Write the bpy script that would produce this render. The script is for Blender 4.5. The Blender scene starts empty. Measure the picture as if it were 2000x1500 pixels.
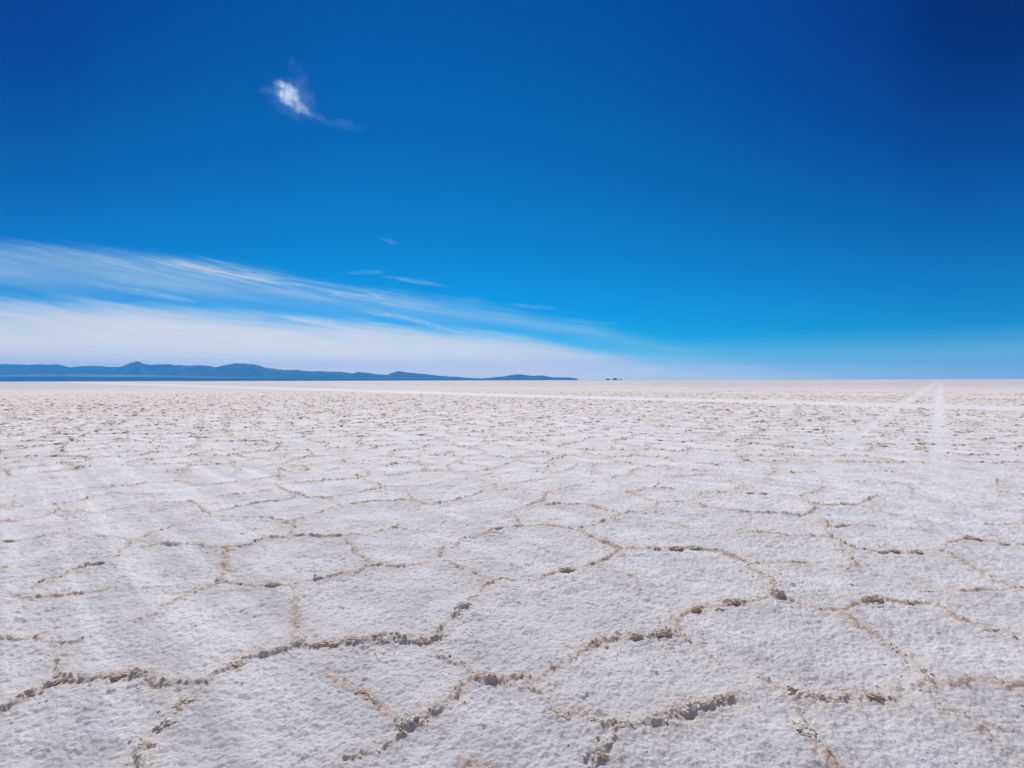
import bpy, bmesh, math, random
import numpy as np
from mathutils import Vector, Matrix, noise as mnoise

R = math.radians
random.seed(7)
rng = np.random.default_rng(11)
scene = bpy.context.scene
COL = scene.collection

# ------------------------------------------------------------------ camera
EYE = 1.6
cam_d = bpy.data.cameras.new('camera')
cam_d.lens = 18.0
cam_d.sensor_width = 36.0
cam_d.clip_start = 0.05
cam_d.clip_end = 200000.0
cam = bpy.data.objects.new('camera', cam_d)
COL.objects.link(cam)
CAM_ROT = Matrix.Rotation(R(90 - 0.42), 3, 'X') @ Matrix.Rotation(R(-0.14), 3, 'Z')
cam.matrix_world = Matrix.Translation((0, 0, EYE)) @ CAM_ROT.to_4x4()
scene.camera = cam
scene.view_settings.view_transform = 'Standard'
scene.view_settings.look = 'None'
scene.view_settings.exposure = 0.0
scene.view_settings.gamma = 1.0
scene.cycles.volume_bounces = 1
scene.cycles.max_bounces = 6
scene.cycles.volume_step_rate = 0.35
scene.cycles.use_denoising = True

# ------------------------------------------------------------------ node helpers
class NT:
    def __init__(self, nt):
        self.nt = nt
    def n(self, t, **kw):
        x = self.nt.nodes.new(t)
        for k, v in kw.items():
            setattr(x, k, v)
        return x
    def l(self, a, b):
        self.nt.links.new(a, b)
    def put(self, sock, v):
        if hasattr(v, 'is_output'):
            self.l(v, sock)
        else:
            sock.default_value = v
    def m(self, op, a, b=0.0, c=0.0, clamp=False):
        x = self.n('ShaderNodeMath', operation=op)
        x.use_clamp = clamp
        self.put(x.inputs[0], a)
        self.put(x.inputs[1], b)
        self.put(x.inputs[2], c)
        return x.outputs[0]
    def rng(self, v, a, b, c=0.0, d=1.0, smooth=True):
        x = self.n('ShaderNodeMapRange')
        x.interpolation_type = 'SMOOTHSTEP' if smooth else 'LINEAR'
        self.put(x.inputs['Value'], v)
        for k, q in zip(('From Min', 'From Max', 'To Min', 'To Max'), (a, b, c, d)):
            self.put(x.inputs[k], q)
        return x.outputs['Result']
    def xyz(self, a, b, c):
        x = self.n('ShaderNodeCombineXYZ')
        for s, v in zip(x.inputs, (a, b, c)):
            self.put(s, v)
        return x.outputs[0]
    def noise(self, vec, scale, detail=4.0, rough=0.55, dist=0.0, dims='3D'):
        x = self.n('ShaderNodeTexNoise')
        x.noise_dimensions = dims
        if vec is not None:
            self.put(x.inputs['Vector'], vec)
        self.put(x.inputs['Scale'], scale)
        self.put(x.inputs['Detail'], detail)
        self.put(x.inputs['Roughness'], rough)
        self.put(x.inputs['Distortion'], dist)
        return x.outputs['Fac']
    def mix(self, f, a, b):
        x = self.n('ShaderNodeMix', data_type='RGBA')
        self.put(x.inputs[0], f)
        self.put(x.inputs[6], a)
        self.put(x.inputs[7], b)
        return x.outputs[2]
    def curve(self, v, pts, lo, hi, smooth=True):
        """piecewise curve through pts (x, y) with x in lo..hi, y in 0..1"""
        t = self.rng(v, lo, hi, 0.0, 1.0, smooth=False)
        x = self.n('ShaderNodeFloatCurve')
        cv = x.mapping.curves[0]
        while len(cv.points) > 2:
            cv.points.remove(cv.points[-1])
        P = [((px - lo) / (hi - lo), py) for px, py in pts]
        cv.points[0].location = P[0]
        cv.points[1].location = P[-1]
        for q in P[1:-1]:
            cv.points.new(*q)
        x.mapping.update()
        self.put(x.inputs['Value'], t)
        return x.outputs[0]

# ------------------------------------------------------------------ sun and sky
SUN_AZ, SUN_EL = -14.0, 50.0          # azimuth from +Y towards +X
sd = Vector((math.sin(R(SUN_AZ)) * math.cos(R(SUN_EL)), math.cos(R(SUN_AZ)) * math.cos(R(SUN_EL)), math.sin(R(SUN_EL))))
sl = bpy.data.lights.new('sun', 'SUN')
sl.energy = 4.15
sl.angle = R(0.53)
sl.color = (1.0, 0.965, 0.92)
so = bpy.data.objects.new('sun', sl)
COL.objects.link(so)
so.rotation_euler = sd.to_track_quat('Z', 'Y').to_euler()

world = bpy.data.worlds.new('World')
scene.world = world
world.use_nodes = True
W = NT(world.node_tree)
bg = world.node_tree.nodes['Background']
sky = W.n('ShaderNodeTexSky', sky_type='NISHITA')
sky.sun_disc = False
sky.sun_elevation = R(SUN_EL)
sky.sun_rotation = R(SUN_AZ)
sky.altitude = 3650
sky.air_density = 1.0
sky.dust_density = 0.3
sky.ozone_density = 1.0
tc = W.n('ShaderNodeTexCoord')
sx = W.n('ShaderNodeSeparateXYZ')
W.l(tc.outputs['Generated'], sx.inputs[0])
DX, DY, DZ = sx.outputs
DEG = 180 / math.pi
AZ = W.m('MULTIPLY', W.m('ARCTAN2', DX, DY), DEG)
EL = W.m('MULTIPLY', W.m('ARCSINE', DZ), DEG)
# the air seen through a polarising filter: deep blue, darkest away from the sun
sc3 = W.n('ShaderNodeSeparateColor')
W.l(sky.outputs[0], sc3.inputs[0])
pol_az = W.curve(AZ, [(-180, .5), (-90, .35), (-48, .36), (-38, .58), (-24, .86), (-10, 1.0), (5, .95), (16, .82), (26, .62), (36, .36), (46, .12), (70, .12), (120, .3), (180, .5)], -180, 180)
pol_w = W.rng(EL, 2.0, 30.0, 0.25, 1.0)
pol = W.m('ADD', W.m('MULTIPLY', pol_w, pol_az), W.m('SUBTRACT', 1.0, pol_w))
pol_b = W.m('POWER', pol, 0.44)
zen = W.rng(EL, 9.0, 42.0, 1.0, 0.60)
SR = W.m('MULTIPLY', W.m('POWER', W.m('MULTIPLY', sc3.outputs[0], 0.12), 4.0), 0.42)
SG = W.m('MULTIPLY', W.m('MULTIPLY', sc3.outputs[1], 0.59), W.m('MULTIPLY', pol, zen))
SB = W.m('MULTIPLY', W.m('MULTIPLY', sc3.outputs[2], W.rng(EL, 0.0, 9.0, .74, .92)), pol_b)
cc = W.n('ShaderNodeCombineColor')
for s, v in zip(cc.inputs, (SR, SG, SB)):
    W.put(s, v)
sky_col = cc.outputs[0]

# cirrus: a high sheet seen edge-on, thick near the horizon on the left
def deg_curve(pts):
    return W.m('MULTIPLY', W.curve(AZ, [(a, e / 16.0) for a, e in pts], -90, 90), 16.0)
top = deg_curve([(-90, 9.5), (-60, 10.6), (-45, 11.2), (-31, 11.8), (-22, 10.6), (-7.4, 9.3), (5.7, 6.9), (16.7, 4.2), (26, 2.4), (40, 1.4), (90, 1.0)])
low = deg_curve([(-90, 5.4), (-60, 5.8), (-45, 6.2), (-31, 6.5), (-16.7, 5.9), (0, 4.6), (11.3, 2.6), (21.8, 1.3), (45, 0.7), (90, 0.7)])
slope = W.m('ADD', EL, W.m('MULTIPLY', AZ, 0.13))       # streaks run down to the right
wob = W.noise(W.xyz(W.m('MULTIPLY', AZ, 0.10), W.m('MULTIPLY', slope, 0.32), 3.1), 1.0, 4, .55)
wob2 = W.m('MULTIPLY', W.m('SUBTRACT', wob, 0.5), 2.4)
st1 = W.noise(W.xyz(W.m('MULTIPLY', AZ, 0.055), W.m('ADD', W.m('MULTIPLY', slope, 0.75), W.m('MULTIPLY', wob2, .55)), 0.0), 1.0, 6, .52, .3)
st2 = W.noise(W.xyz(W.m('MULTIPLY', AZ, 0.16), W.m('ADD', W.m('MULTIPLY', slope, 2.3), W.m('MULTIPLY', wob2, .9)), 7.7), 1.0, 5, .6, .5)
up_e = W.m('SUBTRACT', W.m('ADD', top, W.m('ADD', W.m('MULTIPLY', wob2, 0.45), W.m('MULTIPLY', W.m('SUBTRACT', st2, .5), 1.2))), EL)
lo_e = W.m('SUBTRACT', W.m('ADD', low, W.m('ADD', W.m('MULTIPLY', wob2, 0.4), W.m('MULTIPLY', W.m('SUBTRACT', st2, .5), 1.0))), EL)
gap = W.m('MULTIPLY', W.rng(lo_e, -2.6, -1.0), W.rng(lo_e, -0.9, 0.0, 1.0, 0.0))
band = W.m('MULTIPLY', W.rng(up_e, -0.4, 1.3), W.m('SUBTRACT', 1.0, W.m('MULTIPLY', gap, .62)))
streak = W.rng(W.m('ADD', W.m('MULTIPLY', st1, .66), W.m('MULTIPLY', st2, .34)), 0.28, 0.74, 0.36, 1.0)
fade_r = W.rng(AZ, 12.0, 38.0, 1.0, 0.14)
veil = W.m('MULTIPLY', W.m('MULTIPLY', band, streak), W.m('MULTIPLY', fade_r, 0.46))
# the brighter spine along the upper edge
spine_d = W.m('ABSOLUTE', W.m('SUBTRACT', up_e, 1.35))
spine = W.m('MULTIPLY', W.rng(spine_d, 0.0, 1.1, 1.0, 0.0), W.m('MULTIPLY', W.rng(st2, .38, .66), W.rng(W.m('ABSOLUTE', W.m('ADD', AZ, 25.0)), 3.0, 22.0, 0.45, 0.0)))
pale = W.m('ADD', W.rng(lo_e, -0.8, 1.25, 0.0, 0.62), W.rng(lo_e, 0.2, 3.4, 0.0, 0.35))
pale = W.m('MULTIPLY', pale, W.rng(AZ, 4.0, 40.0, 1.0, 0.36))
pale = W.m('MULTIPLY', pale, W.rng(AZ, -50.0, -22.0, .86, 1.0))
pale = W.m('MULTIPLY', pale, W.rng(st1, .3, .7, .90, 1.03))
hz_l = W.rng(EL, 0.0, 5.0, 0.50, 0.0)
cl = W.m('SUBTRACT', 1.0, W.m('MULTIPLY', W.m('SUBTRACT', 1.0, veil), W.m('MULTIPLY', W.m('SUBTRACT', 1.0, pale), W.m('MULTIPLY', W.m('SUBTRACT', 1.0, spine), W.m('SUBTRACT', 1.0, hz_l)))))
# faint high wisps
def wisp(az0, el0, ra, re, tilt, amt, sd_):
    a = W.m('SUBTRACT', AZ, az0)
    e = W.m('ADD', W.m('SUBTRACT', EL, el0), W.m('MULTIPLY', a, tilt))
    q = W.m('ADD', W.m('POWER', W.m('ABSOLUTE', W.m('DIVIDE', a, ra)), 2.0), W.m('POWER', W.m('ABSOLUTE', W.m('DIVIDE', e, re)), 2.0))
    nz = W.noise(W.xyz(W.m('MULTIPLY', a, 2.2 / ra), W.m('MULTIPLY', e, 1.3 / re), sd_), 1.0, 4, .62, .6)
    return W.m('MULTIPLY', W.m('MULTIPLY', W.rng(q, 0.0, 1.0, 1.0, 0.0), W.rng(nz, .33, .62)), amt)
front = W.rng(DY, 0.0, 0.1)
for args in ((-13.4, 14.8, 1.1, .28, .22, .16, 1.0), (-10.5, 10.75, 4.2, .32, .12, .20, 2.0), (-15.8, 11.5, 2.6, .3, -.08, .12, 3.0),
             (10.8, 6.2, 1.4, .14, .08, .12, 4.0), (2.2, 8.2, 3.6, .28, .1, .16, 5.0), 
             (14.9, .85, 1.9, .7, -.05, .95, 7.0), (-13.0, 7.0, 4.5, .35, .15, .35, 8.0), (-35.0, 7.9, 5.5, .4, .12, .25, 9.0), (-9.6, 6.3, 2.4, .3, .17, .4, 10.0)):
    cl = W.m('SUBTRACT', 1.0, W.m('MULTIPLY', W.m('SUBTRACT', 1.0, cl), W.m('SUBTRACT', 1.0, W.m('MULTIPLY', front, wisp(*args)))))
# white veil added overhead and behind, out of view, as neutral fill light
rest = W.m('MULTIPLY', W.m('MAXIMUM', W.rng(DY, 0.15, -0.35), W.rng(EL, 44.0, 62.0)), W.rng(W.noise(W.xyz(DX, DY, DZ), 3.0, 5, .6), .25, .75, .12, .46))
thick = W.m('MAXIMUM', W.rng(cl, .1, .8), W.rng(rest, 0.0, 0.1))
cl = W.m('MAXIMUM', cl, rest)
out_col = W.mix(cl, sky_col, W.mix(thick, (5.6, 7.9, 8.7, 1.0), (9.5, 8.5, 7.9, 1.0)))
W.l(out_col, bg.inputs['Color'])
bg.inputs['Strength'].default_value = 0.1

# ------------------------------------------------------------------ helpers
def tag(o, label=None, cat=None, group=None, kind=None):
    if label: o['label'] = label
    if cat: o['category'] = cat
    if group: o['group'] = group
    if kind: o['kind'] = kind
    return o

def link(name, me, mat=None):
    o = bpy.data.objects.new(name, me)
    COL.objects.link(o)
    if mat: me.materials.append(mat)
    return o

def np_mesh(name, verts, faces):
    """faces: (n,k) int array"""
    me = bpy.data.meshes.new(name)
    nv, nf, k = len(verts), len(faces), faces.shape[1]
    me.vertices.add(nv)
    me.vertices.foreach_set('co', np.ascontiguousarray(verts, dtype=np.float32).ravel())
    me.loops.add(nf * k)
    me.loops.foreach_set('vertex_index', np.ascontiguousarray(faces, dtype=np.int32).ravel())
    me.polygons.add(nf)
    me.polygons.foreach_set('loop_start', np.arange(0, nf * k, k, dtype=np.int32))
    me.update(calc_edges=True)
    return me

def vattr(me, name, vals):
    a = me.attributes.new(name, 'FLOAT', 'POINT')
    a.data.foreach_set('value', np.ascontiguousarray(vals, dtype=np.float32))

def px_ground(px, py):
    """pixel of the 2000x1500 photograph -> point on the salt"""
    d = CAM_ROT @ Vector(((px - 1000) / 1000.0, (750 - py) / 1000.0, -1.0))
    t = EYE / max(-d.z, 1e-5)
    return (d.x * t, d.y * t)

def px_dir(px, py):
    return CAM_ROT @ Vector(((px - 1000) / 1000.0, (750 - py) / 1000.0, -1.0))

# numpy noise
def hash2(ix, iy, seed=0):
    h = (ix.astype(np.int64) * 374761393 + iy.astype(np.int64) * 668265263 + seed * 974711) & 0xFFFFFFFF
    h = ((h ^ (h >> 13)) * 1274126177) & 0xFFFFFFFF
    h = ((h ^ (h >> 16)) * 2246822519) & 0xFFFFFFFF
    return ((h ^ (h >> 15)) & 0xFFFFFF).astype(np.float32) / float(0xFFFFFF)

def perlin(x, y, seed=0):
    x0 = np.floor(x); y0 = np.floor(y)
    fx = (x - x0).astype(np.float32); fy = (y - y0).astype(np.float32)
    ix = x0.astype(np.int64); iy = y0.astype(np.int64)
    u = fx * fx * fx * (fx * (fx * 6 - 15) + 10); v = fy * fy * fy * (fy * (fy * 6 - 15) + 10)
    def g(dx, dy):
        a = hash2(ix + dx, iy + dy, seed) * np.float32(2 * math.pi)
        return np.cos(a) * (fx - dx) + np.sin(a) * (fy - dy)
    a = g(0, 0) * (1 - u) + g(1, 0) * u
    b = g(0, 1) * (1 - u) + g(1, 1) * u
    return (a * (1 - v) + b * v) * 1.45

def worley(x, y, seed=0):
    x0 = np.floor(x).astype(np.int64); y0 = np.floor(y).astype(np.int64)
    best = np.full(x.shape, 9.0, np.float32); rnd = np.zeros(x.shape, np.float32)
    for dx in (-1, 0, 1):
        for dy in (-1, 0, 1):
            cx = x0 + dx; cy = y0 + dy
            qx = cx + hash2(cx, cy, seed + 1); qy = cy + hash2(cx, cy, seed + 2)
            d = ((x - qx) ** 2 + (y - qy) ** 2).astype(np.float32)
            k = d < best
            best = np.where(k, d, best)
            rnd = np.where(k, hash2(cx, cy, seed + 3), rnd)
    return np.sqrt(best), rnd

# ------------------------------------------------------------------ ridge network
# ridge lines read off the photograph and laid on the ground (pixels of the 2000x1500 frame)
RL = """
-60 1415 0 1390 22 1379 50 1362 105 1340 130 1330 160 1330 217 1325 257 1322 300 1340 350 1337 400 1332 437 1315 470 1300 500 1290 532 1280 582 1257 #1.0
-50 1258 0 1252 37 1249 75 1250 105 1262 112 1285 115 1317 110 1337 #.8
105 1260 147 1252 180 1242 225 1222 270 1207 305 1195 375 1157 440 1140 #.75
27 1155 40 1172 87 1165 150 1159 190 1156 250 1150 335 1147 #.65
62 1149 82 1140 120 1127 140 1114 182 1102 224 1088 259 1062 301 1041 336 1030 364 1022 409 1011 455 1011 518 1011 556 1018 574 1023 #.85
405 1335 395 1350 360 1377 335 1410 310 1437 285 1457 270 1470 280 1510 #.8
425 1135 462 1142 487 1144 537 1144 562 1147 #.7
575 1150 577 1187 577 1215 572 1240 582 1257 #.7
582 1257 595 1261 625 1260 655 1257 690 1257 725 1257 755 1252 787 1254 830 1252 855 1245 #1.15
855 1245 870 1217 890 1195 912 1180 930 1167 947 1147 962 1135 #1.1
945 1126 962 1133 1000 1132 1040 1130 1070 1121 1122 1111 1168 1099 #.85
850 1260 862 1285 900 1300 925 1317 930 1330 #.75
930 1330 905 1342 897 1360 875 1372 845 1390 825 1407 810 1420 792 1430 775 1420 #1.05
775 1420 762 1400 735 1372 720 1362 700 1352 675 1340 652 1325 630 1315 #.6
930 1330 962 1332 1000 1330 1032 1327 #.9
672 1490 700 1487 725 1472 750 1462 792 1430 #.8
792 1430 800 1420 #.5
895 1500 910 1487 930 1485 960 1500 #.55
1032 1327 1062 1312 1100 1302 1120 1285 1160 1262 1190 1252 1225 1245 1245 1245 1287 1237 1317 1232 #.85
1317 1232 1325 1217 1327 1202 1342 1190 1362 1187 1400 1185 1425 1177 1462 1177 1500 1170 1520 1165 #1.0
1317 1232 1337 1247 1362 1265 1387 1282 1405 1295 1437 1302 1462 1315 1500 1332 1520 1345 1545 1357 #.9
1032 1327 1050 1350 1077 1375 1100 1397 1140 1400 1175 1422 1205 1425 #.85
1205 1425 1250 1420 1290 1415 1312 1402 1337 1392 1362 1382 1390 1377 1410 1370 1430 1362 1452 1354 #1.0
1205 1425 1195 1445 1182 1465 1170 1482 1155 1520 #.9
1520 1165 1512 1147 1502 1130 1464 1111 1454 1097 1433 1090 1401 1076 1356 1069 1321 1069 1300 1069 1245 1071 1210 1071 #.95
1520 1165 1550 1177 1575 1181 1605 1190 1640 1197 1655 1205 1675 1225 1700 1235 1725 1252 1750 1272 1775 1292 1800 1312 1825 1337 #.95
1822 1345 1822 1370 1862 1405 1890 1417 1925 1435 1950 1457 1975 1470 2020 1495 #.8
1650 1196 1675 1180 1700 1175 1725 1177 1750 1184 1775 1182 1812 1180 1832 1190 1862 1207 1900 1220 1935 1232 1965 1242 1990 1255 2050 1275 #1.0
1545 1357 1582 1364 1620 1372 1650 1367 1687 1367 1707 1362 1740 1365 #1.15
1557 1365 1560 1390 1562 1412 1575 1437 1600 1460 1620 1470 1645 1500 #.9
1740 1345 1762 1340 1782 1342 1825 1337 1875 1337 1925 1330 1957 1342 1982 1340 2020 1325 #.75
1800 1157 1855 1155 1897 1155 1925 1154 1950 1155 1982 1159 2040 1165 #.75
-40 1060 0 1058 24 1058 70 1051 101 1046 129 1044 168 1048 210 1051 252 1057 #.65
-40 1030 0 1023 42 1016 84 1009 119 999 #.85
-30 990 35 990 63 988 112 985 119 999 150 1001 185 1002 210 999 259 990 308 983 364 981 402 974 451 967 497 962 546 953 #.85
364 978 388 988 409 1006 #.8
119 1000 129 1020 143 1038 #.45
112 985 143 981 175 974 199 969 224 964 245 966 315 966 #.85
546 915 546 932 546 950 577 964 630 974 665 967 700 962 748 955 #.95
409 1006 448 995 490 987 525 981 567 974 577 966 #.6
105 965 150 958 192 952 241 950 290 943 336 939 357 931 329 924 301 924 #.8
336 939 364 941 385 946 420 945 469 939 507 934 546 931 #.75
549 918 595 924 633 920 651 917 686 915 713 920 723 931 #.85
550 946 602 941 637 939 665 938 713 934 723 931 755 929 807 925 849 922 881 922 #.9
50 945 105 934 150 932 #.6
-40 955 0 950 35 945 #.6
-30 962 0 964 45 969 #.5
546 915 588 911 630 904 686 897 #.75
385 901 413 903 441 911 490 911 532 910 #.65
238 908 273 913 297 899 343 892 399 892 #.6
455 887 518 883 560 880 602 880 612 890 #.75
24 901 80 899 150 897 189 896 238 892 #.7
287 1071 315 1065 350 1067 385 1067 413 1072 444 1071 #.9
443 1071 444 1090 441 1114 430 1132 #.85
444 1071 476 1069 497 1060 525 1053 560 1050 595 1050 665 1050 679 1051 689 1072 700 1086 720 1099 #.95
550 1020 574 1016 602 1009 630 999 665 990 700 985 720 983 765 981 797 980 #.9
574 1020 570 1041 560 1050 #.7
562 1147 609 1135 651 1128 700 1118 720 1107 772 1107 818 1104 860 1100 877 1100 #.95
877 1100 902 1111 930 1120 954 1130 #.85
860 1085 867 1074 891 1069 909 1055 930 1048 958 1037 975 1034 1003 1030 1021 1029 1052 1030 1091 1032 1126 1036 #1.0
1126 1036 1154 1048 1175 1057 1196 1067 1210 1072 #.9
1210 1071 1203 1076 1185 1086 1168 1099 #.8
1126 1036 1147 1027 1182 1018 1210 1008 1245 1001 1273 994 1290 983 1315 983 1345 981 1359 974 1370 964 1391 962 1422 962 1447 950 #.95
1007 1029 1017 1023 1007 1013 993 1004 1007 997 1028 990 1056 981 1066 971 1066 964 1042 959 1021 957 1000 957 979 957 #.8
972 952 954 960 930 967 902 976 881 981 846 985 821 983 800 980 #.9
800 978 804 971 793 960 793 953 #.6
695 930 716 939 734 946 751 952 790 953 825 952 853 946 867 941 895 938 916 936 940 941 961 946 972 952 #1.0
972 952 1000 943 1028 939 1052 936 1080 931 #.7
1066 964 1091 957 1119 952 1154 946 #.8
1070 987 1101 987 1140 988 1161 992 1185 997 1210 1004 #.8
1224 962 1245 969 1273 978 1290 983 #.8
1154 943 1182 936 1210 929 1231 927 1259 931 1287 932 1315 931 1370 929 #.8
1224 962 1262 953 1280 950 1287 936 #.75
1273 952 1308 955 1335 959 1370 964 #.75
1073 924 1112 917 1133 906 #.7
1115 918 1147 920 1182 925 1210 929 #.7
912 936 951 927 986 925 1028 920 1070 924 #.75
881 922 874 911 895 904 930 901 954 899 965 897 1003 894 1028 887 1056 885 1094 889 #.8
1031 901 1059 901 1094 899 1101 890 1140 889 1189 890 1217 883 1189 875 #.7
713 917 762 910 758 901 692 901 650 904 #.75
776 901 846 897 860 889 #.7
1231 925 1241 918 1273 911 1315 915 #.65
1172 1112 1210 1118 1238 1127 #.6
771 1029 744 1037 713 1044 685 1048 #.85
769 1029 797 1036 832 1039 874 1041 #.7
821 985 811 1002 783 1020 771 1029 #.6
1250 1012 1280 1015 1315 1022 1340 1030 #.45
1394 936 1426 941 1443 946 1489 939 1499 929 1524 925 1559 925 1590 920 #.8
1300 911 1335 918 1370 920 1422 920 1468 924 1499 927 #.65
1356 981 1377 990 1405 995 1433 999 1454 1002 1489 1004 1524 1004 1573 1006 1590 992 1576 981 1562 971 1573 964 1597 959 1608 946 1597 939 #.85
1597 941 1650 941 1713 942 1755 943 1776 950 1786 964 1807 971 #.75
1576 981 1601 987 1636 987 1671 987 1685 980 1713 971 #1.0
1678 987 1699 994 1741 1004 1779 1009 #.8
1471 1008 1454 1027 1433 1039 1405 1048 #.5
1471 1041 1496 1043 1524 1048 1566 1050 1601 1051 1625 1051 #.95
1618 1020 1611 1034 1618 1048 1636 1060 1657 1069 #.85
1657 1069 1692 1074 1727 1076 1769 1079 1800 1079 1839 1079 #1.05
1664 1069 1657 1083 1667 1097 1671 1111 1640 1109 #.8
1839 1079 1849 1065 1874 1058 1902 1053 1937 1057 1965 1062 2030 1066 #1.05
1846 1083 1870 1093 1895 1104 1916 1118 1940 1132 1990 1150 #.7
1464 1100 1510 1099 1562 1099 1583 1100 #.65
1629 1027 1667 1027 1699 1027 1734 1030 1783 1034 1807 1037 #.65
1920 1026 1951 1025 2040 1025 #.7
1860 990 1888 992 1958 999 2030 996 #.65
1940 935 1947 950 1947 960 2000 966 2040 968 #.8
1700 920 1751 924 1807 929 1860 932 1916 938 #.55
1454 952 1464 960 1499 962 1559 971 #.6
"""
polys = []          # list of (pts Nx2, strength)
for ln in RL.strip().splitlines():
    a, s = ln.split('#')
    v = [float(t) for t in a.split()]
    pts = np.array([px_ground(v[i], v[i + 1]) for i in range(0, len(v), 2)])
    polys.append((pts, float(s)))

def in_read_zone(x, y):
    """the part of the flat whose ridges were read off the photograph"""
    return y > 0.5 and y < 8.9 and abs(x) < 1.03 * y

# the rest of the flat: the same kind of irregular six-sided cells
HS = 0.62
hv = {}
def hex_vertex(i, j, k):
    key = (i, j, k)
    if key not in hv:
        r = random.Random(hash((i * 7919, j * 104729, k)))
        bx = HS * math.sqrt(3) * (i + 0.5 * (j & 1)); by = HS * 1.5 * j
        x, y = (bx, by + HS) if k == 0 else (bx, by - HS)
        hv[key] = (x + r.gauss(0, .24) * HS, y + r.gauss(0, .24) * HS)
    return hv[key]
RMAX = 190.0
erng = random.Random(5)
for j in range(-2, int(RMAX / (HS * 1.5)) + 2):
    for i in range(-int(RMAX / 1.06), int(RMAX / 1.06)):
        o = j & 1
        # top vertex joins the bottoms of the two cells above and the bottom of its own upper row
        A = hex_vertex(i, j, 0)
        up_l = hex_vertex(i - 1 + o, j + 1, 1); up_r = hex_vertex(i + o, j + 1, 1)
        nbs = [up_l, up_r]
        if True:
            nbs.append(hex_vertex(i, j + 2, 1))
        for B in nbs:
            mx, my = (A[0] + B[0]) / 2, (A[1] + B[1]) / 2
            r = math.hypot(mx, my)
            if r > RMAX or my < -2.0 or abs(math.atan2(mx, my)) > R(64):
                continue
            if in_read_zone(mx, my) or (in_read_zone(*A) and in_read_zone(*B)):
                continue
            if erng.random() < .10 + max(0, (r - 80) / 160):
                continue
            L = math.hypot(A[0] - B[0], A[1] - B[1])
            n = 5 if r < 30 else (3 if r < 60 else 2)
            t = np.linspace(0, 1, n)
            pts = np.array(A)[None] * (1 - t[:, None]) + np.array(B)[None] * t[:, None]
            nx, ny = -(B[1] - A[1]) / L, (B[0] - A[0]) / L
            off = np.array([0] + [erng.gauss(0, .045) for _ in range(n - 2)] + [0])
            bow = erng.gauss(0, .06) * np.sin(np.pi * t)
            pts = pts + (off + bow)[:, None] * np.array([[nx, ny]])
            polys.append((pts, erng.choice((.45, .7, .8, .9, 1.0, 1.1)) * (1 - max(0, (r - 90) / 110))))

def refine(pts, step):
    out = [pts[0]]
    for a, b in zip(pts[:-1], pts[1:]):
        n = max(1, int(np.linalg.norm(b - a) / step))
        for k in range(1, n + 1):
            out.append(a + (b - a) * k / n)
    return np.array(out)

def catmull(pts, per):
    if len(pts) < 3:
        return pts
    P = np.vstack([2 * pts[0] - pts[1], pts, 2 * pts[-1] - pts[-2]])
    out = []
    for i in range(1, len(P) - 2):
        for t in np.linspace(0, 1, per, endpoint=False):
            a, b, c, d = P[i - 1], P[i], P[i + 1], P[i + 2]
            out.append(.5 * ((2 * b) + (c - a) * t + (2 * a - 5 * b + 4 * c - d) * t * t + (3 * b - a - 3 * c + d) * t ** 3))
    out.append(P[-2])
    return np.array(out)

# ------------------------------------------------------------------ wheel tracks and the white road
def gpts(v):
    return np.array([px_ground(v[i], v[i + 1]) for i in range(0, len(v), 2)])
TRACKS = [   # (name, points, half width near, widening per metre, whiteness)
    ('salt_road', gpts([2200, 805.5, 2000, 799.0, 1500, 785, 1300, 781, 1000, 772.5, 700, 763.2, 420, 755, 175, 747.6, 40, 743.6]), 2.6, .034, .62),
    ('wheel_track', gpts([1838, 1010, 1834, 900, 1832, 850, 1832, 800, 1833, 770, 1838, 756, 1836, 749.5, 1832, 747.2]), .15, .0032, .54),
    ('wheel_track', gpts([1560, 985, 1640, 890, 1680, 850, 1705, 830, 1740, 805, 1770, 785.5, 1800, 765.5, 1815, 756, 1824, 750, 1830, 747.2]), .15, .0032, .45),
    ('salt_road', gpts([2150, 779, 2000, 776.5, 1500, 768.2, 1250, 763.2, 1000, 758.2, 650, 751]), .9, .012, .6),
    ('salt_road', gpts([2150, 766, 2000, 764.5, 1500, 759.5, 1300, 757.0, 1000, 752.5]), 1.0, .014, .5),
]

# ------------------------------------------------------------------ the salt flat: one polar sheet round the camera's foot
az_f = np.arange(R(-60), R(60), 0.0013)
az_c = np.linspace(R(60), R(300), 40)[:-1]
az = np.concatenate([az_f, az_c])
NFA = len(az_f)
rr = [0.02]
while rr[-1] < 1.7: rr.append(rr[-1] * 1.16 + .02)
while rr[-1] < 8: rr.append(rr[-1] * 1.0019)
while rr[-1] < 62: rr.append(rr[-1] * 1.003)
NR62 = len(rr)
while rr[-1] < 170: rr.append(rr[-1] * 1.004)
while rr[-1] < 1000: rr.append(rr[-1] * 1.0065)
while rr[-1] < 27500: rr.append(rr[-1] * 1.09)
rr = np.array(rr)
NA, NR = len(az), len(rr)
GX = (rr[:, None] * np.sin(az)[None]).astype(np.float64)
GY = (rr[:, None] * np.cos(az)[None]).astype(np.float64)
core = np.zeros((NR, NA), np.float32)     # ridge crest
broad = np.zeros((NR, NA), np.float32)    # swelling beside it
plate = np.zeros((NR, NA), np.float32)    # one raised slab edge
warm = np.zeros((NR, NA), np.float32)     # how tan the crust is here

def window(x0, y0, x1, y1, pad):
    r0, r1 = math.hypot(x0, y0), math.hypot(x1, y1)
    a0, a1 = math.atan2(x0, y0), math.atan2(x1, y1)
    lo, hi = min(r0, r1) - pad, max(r0, r1) + pad
    da = pad / max(min(r0, r1), .3)
    i0, i1 = np.searchsorted(rr, (max(lo, 0), hi))
    j0, j1 = np.searchsorted(az_f, (min(a0, a1) - da, max(a0, a1) + da))
    return i0, i1, j0, j1

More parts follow.
